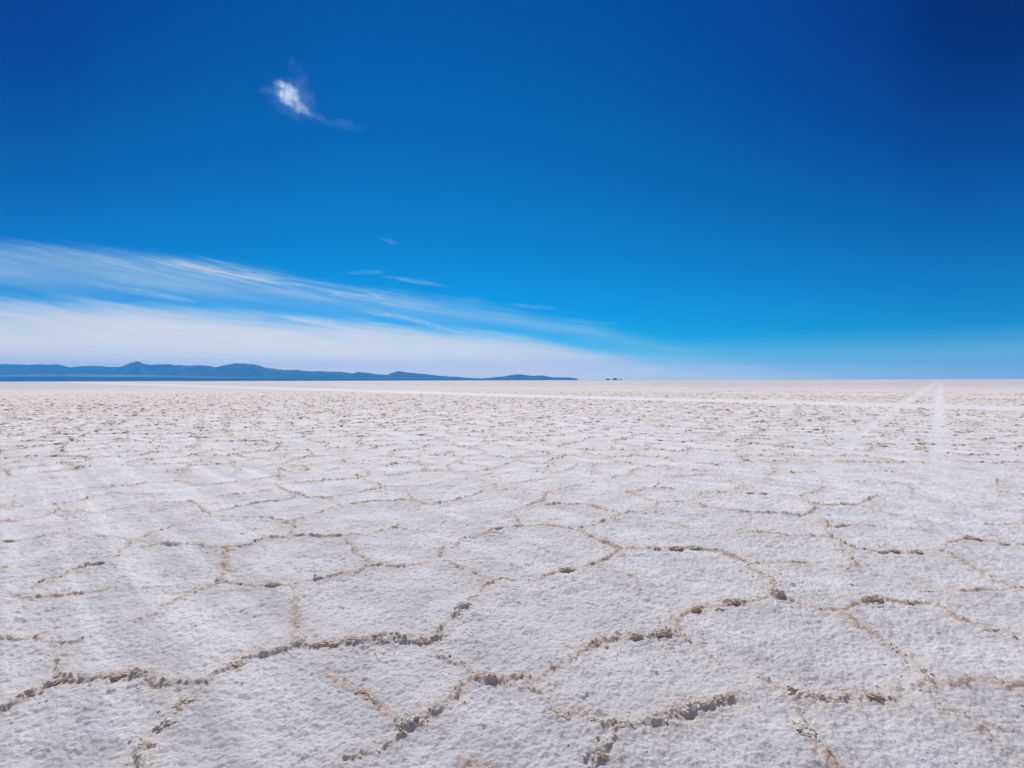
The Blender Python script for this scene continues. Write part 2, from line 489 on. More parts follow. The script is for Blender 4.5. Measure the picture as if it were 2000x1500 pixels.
ridge_pts = []     # (x, y, tangent x, tangent y, strength, tan) along every ridge, for the crumbs
prng = np.random.default_rng(3)
for pi, (pts, S) in enumerate(polys):
    rmid = np.hypot(*pts.mean(0))
    if len(pts) > 2 and rmid < 20:
        pts = catmull(pts, 4)
    pts = refine(pts, max(.05, rmid * (.012 if rmid < 60 else .05)))
    if rmid < 40:
        k = np.arange(len(pts))
        wig = np.stack([perlin(pts[:, 0] * 5 + pi, pts[:, 1] * 5, 21), perlin(pts[:, 0] * 5, pts[:, 1] * 5 + pi, 22)], 1)
        wig2 = np.stack([perlin(pts[:, 0] * 16 + pi, pts[:, 1] * 16, 23), perlin(pts[:, 0] * 16, pts[:, 1] * 16 + pi, 24)], 1)
        pts = pts + wig * .034 + wig2 * .020
    vary = 1.0 if rmid < 11 else .5
    s = S * np.clip(.74 + .06 * (vary < 1) + vary * .55 * perlin(pts[:, 0] * 2.3 + 3.3 * pi, pts[:, 1] * 2.3, 31) + vary * .55 * perlin(pts[:, 0] * 8, pts[:, 1] * 8 + pi, 32), .40, 1.10)
    tn = np.clip(.42 + .95 * perlin(pts[:, 0] * 1.3, pts[:, 1] * 1.3 + 2 * pi, 41) + .4 * perlin(pts[:, 0] * 7, pts[:, 1] * 7, 42), 0, 1)
    side = 1 if prng.random() < .5 else -1
    w = .018 + .009 * prng.random()
    for q in range(len(pts) - 1):
        (x0, y0), (x1, y1) = pts[q], pts[q + 1]
        ss = .5 * (s[q] + s[q + 1]); tt = .5 * (tn[q] + tn[q + 1])
        L2 = (x1 - x0) ** 2 + (y1 - y0) ** 2 + 1e-12
        L = math.sqrt(L2)
        ridge_pts.append((x0, y0, (x1 - x0) / L, (y1 - y0) / L, ss, tt, L))
        rq = math.hypot(x0, y0)
        pad = .34 if rq < 25 else .22
        i0, i1, j0, j1 = window(x0, y0, x1, y1, pad)
        if i1 <= i0 or j1 <= j0:
            continue
        X = GX[i0:i1, j0:j1]; Y = GY[i0:i1, j0:j1]
        t = np.clip(((X - x0) * (x1 - x0) + (Y - y0) * (y1 - y0)) / L2, 0, 1)
        ex = X - (x0 + t * (x1 - x0)); ey = Y - (y0 + t * (y1 - y0))
        d2 = (ex * ex + ey * ey).astype(np.float32)
        ww = max(w, rq * .0019)
        c = ss * np.exp(-d2 / (ww * ww))
        b = ss * np.exp(-d2 / .013)
        np.maximum(core[i0:i1, j0:j1], c, out=core[i0:i1, j0:j1])
        np.maximum(broad[i0:i1, j0:j1], b, out=broad[i0:i1, j0:j1])
        np.maximum(warm[i0:i1, j0:j1], tt * np.exp(-d2 / (.0020 + rq * .0001)), out=warm[i0:i1, j0:j1])
        sg = side * ((x1 - x0) * ey - (y1 - y0) * ex) / L
        p = ss * np.clip(sg / np.sqrt(d2 + 1e-6), 0, 1) * np.exp(-d2 / .028) * (1 - np.exp(-d2 / .0006))
        np.maximum(plate[i0:i1, j0:j1], p, out=plate[i0:i1, j0:j1])

track = np.zeros((NR, NA), np.float32)
which = np.full((NR, NA), -1, np.int8)
def seg_d(pts, X, Y):
    best = np.full(X.shape, 1e9, np.float64)
    for (x0, y0), (x1, y1) in zip(pts[:-1], pts[1:]):
        L2 = (x1 - x0) ** 2 + (y1 - y0) ** 2
        t = np.clip(((X - x0) * (x1 - x0) + (Y - y0) * (y1 - y0)) / L2, 0, 1)
        best = np.minimum(best, (X - x0 - t * (x1 - x0)) ** 2 + (Y - y0 - t * (y1 - y0)) ** 2)
    return np.sqrt(best)
i_lo = np.searchsorted(rr, 5.0)
i_hi = np.searchsorted(rr, 900.0)
X = GX[i_lo:i_hi, :NFA]; Y = GY[i_lo:i_hi, :NFA]
RR = rr[i_lo:i_hi, None]
edge_n = perlin(X * .9, Y * .9, 61) * .35 + perlin(X * 3.1, Y * 3.1, 62) * .3
for k, (nm, pts, hw, grow, white) in enumerate(TRACKS):
    d = seg_d(pts, X, Y)
    h = hw + grow * np.clip(RR - 15, 0, 140)
    if nm == 'salt_road':
        h = hw + grow * np.maximum(RR - 30, 0)
    v = 1 - np.clip((d / h - .2 + edge_n * .7) / 1.4, 0, 1)
    v = v * v * (3 - 2 * v)
    if nm == 'wheel_track':
        v = v * np.clip((RR - 5.5) / 20.0, 0, 1) ** .7
    v = (v * white).astype(np.float32)
    k_ = v > track[i_lo:i_hi, :NFA]
    track[i_lo:i_hi, :NFA] = np.where(k_, v, track[i_lo:i_hi, :NFA])
    which[i_lo:i_hi, :NFA] = np.where(k_ & (v > .42 * white), k, which[i_lo:i_hi, :NFA])

# heights
Z = np.zeros((NR, NA), np.float32)
dr = np.gradient(rr)[:, None]
def octave(freq, amp, seed, rmax):
    i1 = np.searchsorted(rr, rmax)
    X = GX[:i1, :NFA] * freq; Y = GY[:i1, :NFA] * freq
    fade = np.clip((rmax - rr[:i1, None]) / (.5 * rmax), 0, 1)
    return i1, (perlin(X, Y, seed) * amp * fade).astype(np.float32)
for f, a, sd_, rm in ((.35, .014, 71, 350), (1.3, .016, 72, 220), (3.7, .0125, 73, 110), (9.0, .0088, 74, 60), (21.0, .0074, 75, 32), (46.0, .0052, 76, 16), (95.0, .0024, 77, 8)):
    i1, v = octave(f, a, sd_, rm)
    Z[:i1, :NFA] += v
# small crusted knobs scattered over the plates
i1 = np.searchsorted(rr, 34)
X = GX[:i1, :NFA]; Y = GY[:i1, :NFA]
fade = np.clip((34 - rr[:i1, None]) / 16, 0, 1)
patch = np.clip(.35 + 1.3 * perlin(X * 1.7, Y * 1.7, 81), 0, 1)
w1, h1 = worley(X * 26, Y * 26, 82)
Z[:i1, :NFA] += (np.clip(1 - w1 / .55, 0, 1) * h1 ** 2 * .0125 * patch * fade).astype(np.float32)
w2, h2 = worley(X * 11, Y * 11, 83)
Z[:i1, :NFA] += (np.sqrt(np.clip(1 - (w2 / .42) ** 2, 0, 1)) * np.clip((h2 - .72) / .28, 0, 1) * .016 * (.25 + .75 * patch) * fade).astype(np.float32)
# pits
w3, h3 = worley(X * 17, Y * 17, 84)
Z[:i1, :NFA] -= (np.clip(1 - w3 / .35, 0, 1) * np.clip((h3 - .8) / .2, 0, 1) * .010 * fade).astype(np.float32)
# ridges
soft = 1 - np.clip(track * 1.15, 0, 1)
core *= soft; broad *= soft; plate *= soft; warm *= soft
i1 = np.searchsorted(rr, 40)
m = core[:i1, :NFA] > .02
X = GX[:i1, :NFA][m]; Y = GY[:i1, :NFA][m]
wl, hl = worley(X * 21, Y * 21, 91)
wk, hk = worley(X * 44, Y * 44, 92)
wm, hm = worley(X * 90, Y * 90, 93)
bil = lambda f, sd: 1 - 1.6 * np.abs(perlin(X * f, Y * f, sd))
chunk = np.clip(bil(15, 96) * .75 + perlin(X * 9, Y * 9, 97) * .5 - .12, 0, 1)
lump = .50 * chunk + .30 * np.clip(bil(33, 98), 0, 1) * (.3 + .7 * hl) + .26 * np.sqrt(np.clip(1 - (wk / .7) ** 2, 0, 1)) * hk + .20 * np.clip(bil(75, 99), 0, 1) + .12 * np.clip(1 - wm / .6, 0, 1) * hm
lump = lump * (.55 + .65 * hl)
rough = .34 * perlin(X * 13, Y * 13, 94) + .26 * perlin(X * 34, Y * 34, 95)
rmk = np.clip((core[:i1, :NFA][m] + rough - .20) / .42, 0, 1)
crest = core.copy()
tmp = crest[:i1, :NFA]
nearw = np.clip((26 - np.broadcast_to(rr[:i1, None], (i1, NFA))[m]) / 14, 0, 1)
tmp[m] = (rmk * np.clip(core[:i1, :NFA][m] * 1.6, .25, 1.1)) * nearw + tmp[m] * (1 - nearw)
lm = np.full((NR, NA), .55, np.float32)
tmp2 = lm[:i1, :NFA]; tmp2[m] = (lump * nearw + .46 * (1 - nearw)).astype(np.float32)
far_boost = ((1 + np.clip((rr - 5) / 12, 0, 2.3)) * (1 - .42 * np.clip((rr - 35) / 120, 0, 1)))[:, None].astype(np.float32)
Z += (crest * (.004 + .0205 * lm) + broad * .007) * far_boost + plate * .013
Z *= np.where(track > .05, 1 - .75 * np.clip(track, 0, 1), 1)
Z[:, NFA:] = Z[:, NFA:] * 0
hstart = np.searchsorted(rr, 400.0)
Z[hstart:] = 0

verts = np.stack([GX, GY, Z], -1).reshape(-1, 3)
ii = np.arange(NR - 1)[:, None]; jj = np.arange(NA)[None]
j2 = (jj + 1) % NA
quads = np.stack([ii * NA + jj, ii * NA + j2, (ii + 1) * NA + j2, (ii + 1) * NA + jj], -1)
quads = quads[..., ::-1].reshape(-1, 4)
qwhich = np.repeat(np.arange(NR - 1), NA) * NA + np.tile(np.arange(NA), NR - 1)
qw = which.reshape(-1)[qwhich]

# ------------------------------------------------------------------ salt materials
def salt_material(name, attrs=True, crumb=False):
    m = bpy.data.materials.new(name)
    m.use_nodes = True
    S = NT(m.node_tree)
    b = m.node_tree.nodes['Principled BSDF']
    b.inputs['Roughness'].default_value = .85
    b.inputs['Specular IOR Level'].default_value = .25
    geo = S.n('ShaderNodeNewGeometry')
    P = geo.outputs['Position']
    big = S.noise(P, .22, 3, .5)
    mid = S.noise(P, 1.9, 4, .6)
    small = S.noise(P, 17.0, 4, .65)
    grain = S.noise(P, 90.0, 2, .6)
    base = S.mix(S.rng(mid, .32, .68), (.575, .567, .608, 1), (.765, .755, .80, 1))
    base = S.mix(S.rng(big, .35, .68, 0, .5), base, (.60, .585, .575, 1))
    base = S.mix(S.rng(small, .42, .75, 0, .40), base, (.77, .765, .77, 1))
    base = S.mix(S.rng(S.noise(P, 6.0, 4, .7, .4), .58, .75, 0, .40), base, (.50, .475, .46, 1))
    base = S.mix(S.rng(grain, .3, .7, .0, .22), base, (.42, .40, .39, 1))
    sp = S.n('ShaderNodeSeparateXYZ'); S.l(P, sp.inputs[0])
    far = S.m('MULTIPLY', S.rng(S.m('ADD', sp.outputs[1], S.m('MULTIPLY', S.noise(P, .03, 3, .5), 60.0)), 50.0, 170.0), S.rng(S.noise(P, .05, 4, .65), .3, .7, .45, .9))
    base = S.mix(far, base, (.37, .35, .37, 1))        # far salt: tan tone plus painted-in shade of the ridge fronts
    base = S.mix(S.rng(S.noise(P, 1.1, 3, .5, .3), .50, .68, 0, .35), base, (.63, .585, .585, 1))
    base = S.mix(S.rng(S.noise(P, 2.7, 3, .5, .6), .52, .70, 0, .40), base, (.66, .70, .77, 1))
    across = S.m('MULTIPLY', S.m('ADD', sp.outputs[0], sp.outputs[1]), .7071)
    along = S.m('MULTIPLY', S.m('SUBTRACT', sp.outputs[0], sp.outputs[1]), .7071)
    rut = S.noise(S.xyz(S.m('MULTIPLY', across, 3.4), S.m('MULTIPLY', along, .10), 0.0), 1.0, 3, .55, .2)
    rutw = S.rng(S.noise(P, .28, 2, .5), .38, .6)
    rutw = S.m('MAXIMUM', rutw, S.m('MULTIPLY', S.rng(S.m('ABSOLUTE', S.m('SUBTRACT', across, .8)), .5, 1.7, 1.0, 0.0), S.rng(sp.outputs[0], -.2, -1.6)))
    base = S.mix(S.m('MULTIPLY', S.rng(rut, .50, .68, 0, .62), rutw), base, (.80, .795, .815, 1))     # old ruts, scraped smooth and pale
    base = S.mix(S.m('MULTIPLY', S.rng(rut, .48, .34, 0, .48), rutw), base, (.50, .485, .495, 1))
    if attrs:
        at = S.n('ShaderNodeAttribute', attribute_name='ridge').outputs['Fac']
        wa = S.n('ShaderNodeAttribute', attribute_name='warm').outputs['Fac']
        tr = S.n('ShaderNodeAttribute', attribute_name='track').outputs['Fac']
        cream = S.m('MULTIPLY', at, S.rng(small, .3, .7, .6, 1.0), clamp=True)
        base = S.mix(S.m('MULTIPLY', cream, .80), base, (.63, .525, .445, 1))
        tanf = S.m('MULTIPLY', S.rng(wa, .30, .85), S.rng(S.noise(P, 30.0, 3, .6), .36, .62))
        base = S.mix(S.m('MULTIPLY', tanf, .68), base, (.47, .335, .255, 1))
        base = S.mix(S.m('MULTIPLY', tr, .8), base, (.72, .72, .73, 1))
    bump1 = S.n('ShaderNodeBump')
    bump1.inputs['Strength'].default_value = 1.0
    bump1.inputs['Distance'].default_value = .016
    S.l(S.noise(P, 55.0, 6, .74), bump1.inputs['Height'])
    S.l(bump1.outputs[0], b.inputs['Normal'])
    S.l(base, b.inputs['Base Color'])
    return m

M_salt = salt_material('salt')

def sub_mesh(name, sel):
    q = quads[sel]
    used = np.zeros(len(verts), bool)
    used[q.ravel()] = True
    idx = np.cumsum(used) - 1
    me = np_mesh(name, verts[used], idx[q])
    vattr(me, 'ridge', np.clip((.5 * core + .5 * crest + .55 * broad) * (1 + .25 * np.clip((rr[:, None] - 9) / 14, 0, 1)), 0, 1).reshape(-1)[used])
    vattr(me, 'warm', warm.reshape(-1)[used])
    vattr(me, 'track', track.reshape(-1)[used])
    return me
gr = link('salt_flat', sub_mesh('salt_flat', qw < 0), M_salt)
tag(gr, kind='structure')
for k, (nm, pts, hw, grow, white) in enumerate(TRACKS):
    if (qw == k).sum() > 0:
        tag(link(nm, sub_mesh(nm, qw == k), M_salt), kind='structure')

def ground_z(x, y):
    r = math.hypot(x, y); a = math.atan2(x, y)
    i = min(max(np.searchsorted(rr, r), 0), NR - 1)
    j = min(max(np.searchsorted(az_f, a), 0), NFA - 1)
    return float(Z[i, j])

# ------------------------------------------------------------------ loose crumbs of salt along the ridges
def ico(sub, rough, seed):
    bm = bmesh.new()
    bmesh.ops.create_icosphere(bm, subdivisions=sub, radius=1.0)
    for v in bm.verts:
        n = mnoise.noise(v.co * 1.3 + Vector((seed * 5.1, 0, 0))) + .5 * mnoise.noise(v.co * 3.1 + Vector((0, seed * 3.7, 0)))
        v.co *= 1 + rough * n
    vv = np.array([v.co[:] for v in bm.verts]); ff = np.array([[v.index for v in f.verts] for f in bm.faces])
    bm.free()
    return vv, ff
def ico_min(seed):
    g = (1 + 5 ** .5) / 2
    v = np.array([(-1, g, 0), (1, g, 0), (-1, -g, 0), (1, -g, 0), (0, -1, g), (0, 1, g), (0, -1, -g), (0, 1, -g), (g, 0, -1), (g, 0, 1), (-g, 0, -1), (-g, 0, 1)]) / 1.9
    f = np.array([(0, 11, 5), (0, 5, 1), (0, 1, 7), (0, 7, 10), (0, 10, 11), (1, 5, 9), (5, 11, 4), (11, 10, 2), (10, 7, 6), (7, 1, 8), (3, 9, 4), (3, 4, 2), (3, 2, 6), (3, 6, 8), (3, 8, 9), (4, 9, 5), (2, 4, 11), (6, 2, 10), (8, 6, 7), (9, 8, 1)])
    return v * (1 + .3 * np.random.default_rng(seed).normal(0, 1, (12, 1)).clip(-1.2, 1.2)), f
base_hi = [ico(2, .55, k) for k in range(8)]
base_lo = [ico(1, .5, k + 20) for k in range(6)]
base_min = [ico_min(k) for k in range(6)]
rp = np.array(ridge_pts)
crng = np.random.default_rng(99)
VV, FF, WA = [], [], []
nbase = 0
def crumb(x, y, rad, w, flat=.75, lift=0.0, along=None):
    global nbase
    r = math.hypot(x, y)
    v, f = (base_hi if r < 6 else base_lo if r < 14 else base_min)[crng.integers(0, 6)]
    a = crng.random() * 6.283; tl = crng.normal(0, .35)
    if along: a, tl = (along[0], tl * .3) if along[1] > 1 else (a, tl)
    ca, sa, ct, st = math.cos(a), math.sin(a), math.cos(tl), math.sin(tl)
    s = np.array([rad * (.8 + .7 * crng.random()), rad * (.7 + .4 * crng.random()), rad * flat])
    if along: s[0] *= along[1]
    q = v * s
    q = np.stack([q[:, 0] * ct - q[:, 2] * st, q[:, 1], q[:, 0] * st + q[:, 2] * ct], 1)
    q = np.stack([q[:, 0] * ca - q[:, 1] * sa, q[:, 0] * sa + q[:, 1] * ca, q[:, 2]], 1)
    q += np.array([x, y, ground_z(x, y) + rad * .18 + lift])
    VV.append(q); FF.append(f + nbase); WA.append(np.full(len(v), w)); nbase += len(v)
for (x0, y0, tx, ty, s, tn, L) in rp.tolist():
    r = math.hypot(x0, y0)
    if r > 80 or y0 < 1.2 or abs(x0) > 1.25 * y0 + .5:
        continue
    i = np.searchsorted(rr, r); j = min(np.searchsorted(az_f, math.atan2(x0, y0)), NFA - 1)
    if track[i, j] > .2:
        continue
    dens = 130 * (s ** 1.4) * (1 if r < 7 else (7 / r) ** 1.5)
    n = crng.poisson(dens * L)
    for _ in range(n):
        t = crng.random() * L
        o = crng.normal(0, .018 + .014 * (crng.random() < .25) * 4)
        rad = min(.0029 * math.exp(crng.normal(.05, .5)), .0095) * (1 if r < 6 else (min(r, 40) / 6) ** .75)
        crumb(x0 + tx * t - ty * o, y0 + ty * t + tx * o, rad, np.clip(tn * (1 - abs(o) * 6) + crng.normal(0, .2), 0, 1), along=(math.atan2(ty, tx) + crng.normal(0, .12), 1 + 2.6 * min(max(r - 8, 0) / 10, 1)))
for _ in range(1800):          # strays lying out on the plates
    r = 1.9 * (22 / 1.9) ** crng.random(); a = crng.uniform(-.85, .85)
    x, y = r * math.sin(a), r * math.cos(a)
    crumb(x, y, min(.0024 * math.exp(crng.normal(0, .45)), .007) * (1 if r < 7 else (r / 7) ** .6), max(0, crng.normal(.1, .2)))
M_crumb = bpy.data.materials.new('salt_crumb')
M_crumb.use_nodes = True
S = NT(M_crumb.node_tree)
b = M_crumb.node_tree.nodes['Principled BSDF']
b.inputs['Roughness'].default_value = .8
b.inputs['Specular IOR Level'].default_value = .3
P = S.n('ShaderNodeNewGeometry').outputs['Position']
wa = S.n('ShaderNodeAttribute', attribute_name='warm').outputs['Fac']
cc_ = S.mix(S.rng(S.noise(P, 25.0, 3, .6), .35, .65), (.63, .565, .49, 1), (.73, .69, .635, 1))
cc_ = S.mix(S.m('MULTIPLY', S.rng(wa, .42, .95), .85), cc_, (.52, .40, .30, 1))
S.l(cc_, b.inputs['Base Color'])
bp = S.n('ShaderNodeBump'); bp.inputs['Strength'].default_value = .5; bp.inputs['Distance'].default_value = .004
S.l(S.noise(P, 220.0, 3, .6), bp.inputs['Height']); S.l(bp.outputs[0], b.inputs['Normal'])
# ------------------------------------------------------------------ the big single lumps of crust
def lump_material(name, c1, c2):
    m = bpy.data.materials.new(name)
    m.use_nodes = True
    S = NT(m.node_tree)
    b = m.node_tree.nodes['Principled BSDF']
    b.inputs['Roughness'].default_value = .82
    b.inputs['Specular IOR Level'].default_value = .25
    P = S.n('ShaderNodeNewGeometry').outputs['Position']
    f = S.rng(S.noise(P, 28.0, 5, .65, .3), .34, .66)
    c = S.mix(f, c1 + (1,), c2 + (1,))
    c = S.mix(S.rng(S.noise(P, 70.0, 4, .7), .50, .66, 0, .85), c, (.68, .645, .60, 1))   # crusted white salt
    S.l(c, b.inputs['Base Color'])
    bp = S.n('ShaderNodeBump'); bp.inputs['Strength'].default_value = .7; bp.inputs['Distance'].default_value = .008
    S.l(S.noise(P, 120.0, 5, .7), bp.inputs['Height']); S.l(bp.outputs[0], b.inputs['Normal'])
    return m
TONE = {
    'tan': lump_material('tan_crust', (.52, .42, .325), (.64, .545, .45)),
    'brown': lump_material('brown_crust', (.44, .335, .255), (.56, .455, .365)),
    'pink': lump_material('pink_crust', (.55, .425, .355), (.64, .54, .475)),
    'grey': lump_material('grey_crust', (.61, .58, .555), (.70, .67, .645)),
    'cream': lump_material('cream_crust', (.58, .54, .46), (.68, .65, .58)),
    'orange': lump_material('orange_crust', (.48, .31, .20), (.57, .41, .29)),
}
LUMPS = [  # px, py (foot), width px, depth px, height px, heading in the picture (deg), tone, label
    (230, 1330, 38, 20, 15, -4, 'tan', 'large tan salt slab on the ridge at the lower left of the flat'),
    (263, 1327, 16, 12, 9, 10, 'pink', 'small pinkish crust lump touching the right end of the large tan slab at lower left'),
    (464, 1306, 30, 14, 12, 28, 'tan', 'tan wedge of crust on the rising ridge right of the large lower-left slab'),
    (110, 1342, 22, 14, 12, 30, 'brown', 'brown crust lump where the lower-left ridge meets a short side ridge'),
    (50, 1366, 24, 14, 12, 30, 'brown', 'dark brown crust lump lowest on the ridge leaving the left edge'),
    (320, 1428, 34, 9, 9, 52, 'brown', 'thin upright brown crust blade at the bottom left, leaning along its ridge'),
    (357, 1382, 22, 9, 9, 50, 'pink', 'thin pinkish crust blade above the upright brown blade at bottom left'),
    (288, 1470, 26, 18, 14, 20, 'brown', 'dark broken crust heap at the bottom edge, left of centre'),
    (585, 1264, 22, 16, 13, 0, 'pink', 'pink lump at the left corner of the long straight foreground ridge'),
    (635, 1264, 52, 14, 11, 4, 'pink', 'long pink crust bar on the straight foreground ridge beside its left corner'),
    (690, 1262, 30, 14, 14, 0, 'pink', 'peaked pink lump in the middle of the straight foreground ridge'),
    (757, 1259, 30, 16, 14, 0, 'grey', 'rounded greyish lump right of the peaked pink one on the straight ridge'),
    (828, 1258, 26, 13, 10, 3, 'brown', 'reddish brown crust piece near the right end of the straight foreground ridge'),
    (853, 1251, 24, 14, 13, 20, 'tan', 'tan lump at the right corner of the straight foreground ridge'),
    (905, 1193, 24, 18, 15, 35, 'grey', 'bulky grey lump on the ridge climbing from the right corner of the straight ridge'),
    (888, 1208, 15, 12, 13, 60, 'pink', 'narrow pink crust piece just below the bulky grey lump on the climbing ridge'),
    (703, 1357, 20, 11, 9, -10, 'brown', 'dark isolated lump on a faint broken ridge below the straight ridge'),
    (725, 1369, 18, 7, 8, -30, 'brown', 'small reddish brown chip right of the dark isolated lump'),
    (812, 1424, 28, 15, 13, 32, 'tan', 'tan lump at the bottom bend of the V-shaped ridge near the lower centre'),
    (781, 1427, 18, 13, 13, -30, 'pink', 'pale pink crumbly lump left of the tan lump at the V-shaped ridge'),
    (962, 1337, 20, 12, 11, 0, 'grey', 'mauve grey lump on the short level ridge right of the V-shaped ridge'),
    (925, 1333, 20, 16, 15, 40, 'pink', 'pinkish lump at the upper right tip of the V-shaped ridge'),
    (1297, 1242, 36, 14, 11, 6, 'tan', 'long tan lump at the peak of the large diamond cell right of centre'),
    (1243, 1249, 22, 13, 11, 5, 'brown', 'brown lump left of the long tan one on the top of the large diamond cell'),
    (1360, 1194, 18, 13, 11, 15, 'orange', 'orange-tan lump on the ridge above the large diamond cell'),
    (1402, 1193, 22, 12, 8, -10, 'grey', 'blue grey lump right of the orange-tan lump on the same ridge'),
    (1428, 1181, 34, 12, 10, 4, 'brown', 'brown crust strip between the blue grey lump and the round pink boulder'),
    (1519, 1172, 26, 18, 19, 0, 'pink', 'round pinkish boulder of salt where three ridges meet right of centre'),
    (1706, 1184, 46, 18, 15, 0, 'brown', 'big brown arched crust slab at the right side'),
    (1718, 1191, 18, 10, 8, 0, 'grey', 'small grey lump directly in front of the big brown arched slab'),
    (1772, 1187, 28, 14, 11, 4, 'brown', 'brown crust lump right of the big arched slab on the same ridge'),
    (1936, 1238, 20, 13, 11, -20, 'grey', 'dark rounded lump on the ridge sloping down at the right edge'),
    (1550, 1361, 28, 12, 11, -12, 'brown', 'brown slab at the left end of the lower-right brown ridge'),
    (1588, 1368, 42, 14, 11, -10, 'tan', 'long tan slab second from the left on the lower-right brown ridge'),
    (1623, 1377, 28, 12, 9, -3, 'tan', 'flat tan slab third from the left, lowest on the lower-right brown ridge'),
    (1706, 1367, 34, 16, 13, 0, 'tan', 'smooth rounded tan lump at the right end of the lower-right brown ridge'),
    (1568, 1432, 38, 34, 17, -35, 'cream', 'broad pale cream salt plate standing on the ridge at the lower right'),
    (1378, 1383, 30, 14, 12, 5, 'tan', 'tan overhanging crust plate on the dark shaded ridge of the diamond cell'),
    (1402, 1378, 22, 13, 13, 20, 'cream', 'cream lump at the upper end of the dark shaded ridge of the diamond cell'),
    (1345, 1394, 36, 13, 10, 25, 'grey', 'grey craggy lump lower down the dark shaded ridge of the diamond cell'),
    (1212, 1429, 22, 13, 12, 20, 'pink', 'pink lump at the bottom corner of the large diamond cell'),
    (1190, 1424, 24, 14, 11, -20, 'tan', 'tan crust piece left of the pink lump at the diamond cell bottom corner'),
    (1172, 1486, 22, 13, 11, 20, 'orange', 'orange-tan lump at the bottom edge below the diamond cell'),
    (1094, 1402, 34, 13, 10, -35, 'brown', 'dark brown crust strip on the lower left side of the diamond cell'),
    (1320, 1074, 34, 12, 11, 0, 'pink', 'pale pink slab on the ridge in the middle distance right of centre'),
    (1356, 1073, 20, 11, 10, 0, 'grey', 'small greyish lump at the right end of the pale pink slab'),
    (1284, 1075, 16, 10, 9, 0, 'brown', 'brown lump at the left end of the pale pink slab'),
    (1187, 1066, 24, 9, 11, -35, 'orange', 'reddish crust blade on the ridge sloping down to the pale pink slab'),
    (1902, 1058, 60, 13, 9, -3, 'orange', 'long low orange-brown slab near the right edge in the middle distance'),
    (1958, 1065, 26, 10, 7, 0, 'brown', 'short brown slab right of the long orange-brown slab'),
    (1722, 1080, 24, 10, 8, 0, 'grey', 'grey lump on the level ridge left of two tan lumps in the middle distance'),
    (1747, 1079, 20, 9, 8, 0, 'tan', 'tan lump next to the grey one on the level middle-distance ridge'),
    (1790, 1082, 26, 11, 10, 0, 'tan', 'tan lump furthest right on the level middle-distance ridge'),
    (973, 1037, 16, 9, 10, 25, 'pink', 'tiny pink lump on top of the round central cell'),
    (1455, 901, 24, 6, 5, 0, 'orange', 'far small orange-tan lump on the right half of the flat'),
    (1466, 966, 18, 6, 6, 0, 'pink', 'far pinkish slab left of another on the right half of the flat'),
    (1492, 967, 18, 6, 6, 0, 'tan', 'far tan slab right of the far pinkish slab'),
    (620, 1137, 22, 8, 9, 5, 'pink', 'pinkish crust lump left of centre where two ridges nearly meet'),
    (535, 1148, 36, 8, 9, 0, 'tan', 'low tan crust strip left of the pinkish lump where two ridges nearly meet'),
    (1107, 1117, 30, 9, 9, 10, 'tan', 'tan crust strip on the lower right rim of the round central cell'),
    (770, 1033, 18, 8, 8, 0, 'orange', 'reddish lump at the peak of a cell left of the round central cell'),
    (16, 1061, 24, 9, 8, 0, 'tan', 'tan lump on the left edge in the middle distance'),
    (188, 1106, 30, 10, 10, 18, 'brown', 'dark crust lump on the long rising ridge at the left'),
]
def lump_mesh(seed, sx, sy, sz):
    bm = bmesh.new()
    bmesh.ops.create_icosphere(bm, subdivisions=4, radius=1.0)
    o = Vector((seed * 3.17, seed * 1.31, seed * .77))
    el = max(1.0, sx / sy)
    for v in bm.verts:
        p = v.co.copy()
        # squarish body: slab rather than ball
        p = Vector([math.copysign(abs(c) ** .78, c) for c in p])
        q = Vector((p.x * el, p.y, p.z))
        n = .38 * mnoise.noise(q * 1.1 + o) + .30 * mnoise.noise(q * 2.5 + o) + .22 * mnoise.noise(q * 5.3 + o) + .13 * mnoise.noise(q * 11 + o)
        c = 1 - abs(mnoise.noise(q * 3.3 - o))
        p *= 1 + n - .10 * c
        taper = 1 - .35 * max(0, abs(p.x) - .45)
        v.co = Vector((p.x * sx, p.y * sy * taper, p.z * sz * taper))
    me = bpy.data.meshes.new('salt_lump')
    bm.to_mesh(me)
    bm.free()
    return me
for k, (px, py, wp, dp, hp, hd, tone, lab) in enumerate(LUMPS):
    x, y = px_ground(px, py - hp * .25)
    d = y
    u = d / 1000.0
    sx, sy, sz = wp * u * .50, max(dp * u * .60, .018), hp * u * .56
    if d > 4.4: sx *= .85; sz *= .72
    a = math.tan(R(hd)) * (d / EYE) * .55
    ang = math.atan(a)
    sx = sx / max(.35, math.cos(ang)) if abs(ang) < R(55) else sx * 1.5
    me = lump_mesh(k + 1, sx, sy, sz)
    o = link('salt_lump', me, TONE[tone])
    o.location = (x, y, ground_z(x, y) * .35 + sz * .30)
    o.rotation_euler = (random.uniform(-.12, .12), random.uniform(-.1, .1), ang)
    for _ in range(30 if d < 6 else 10):
        t = crng.normal(0, .62) * sx; w_ = crng.normal(0, .55) * sy - sy * .25
        crumb(x + t * math.cos(ang) - w_ * math.sin(ang), y + t * math.sin(ang) + w_ * math.cos(ang), min(.0032 * math.exp(crng.normal(.1, .5)), .0095) * (1 if d < 7 else 1.4), float(np.clip(crng.normal(.45, .3), 0, 1)))
    tag(o, lab, 'salt lump', 'crust lumps along the polygon ridges')

me = np_mesh('salt_crumbs', np.concatenate(VV), np.concatenate(FF))
vattr(me, 'warm', np.concatenate(WA))
tag(link('salt_crumbs', me, M_crumb), kind='stuff')
print('crumb verts', nbase, 'ground verts', len(verts))

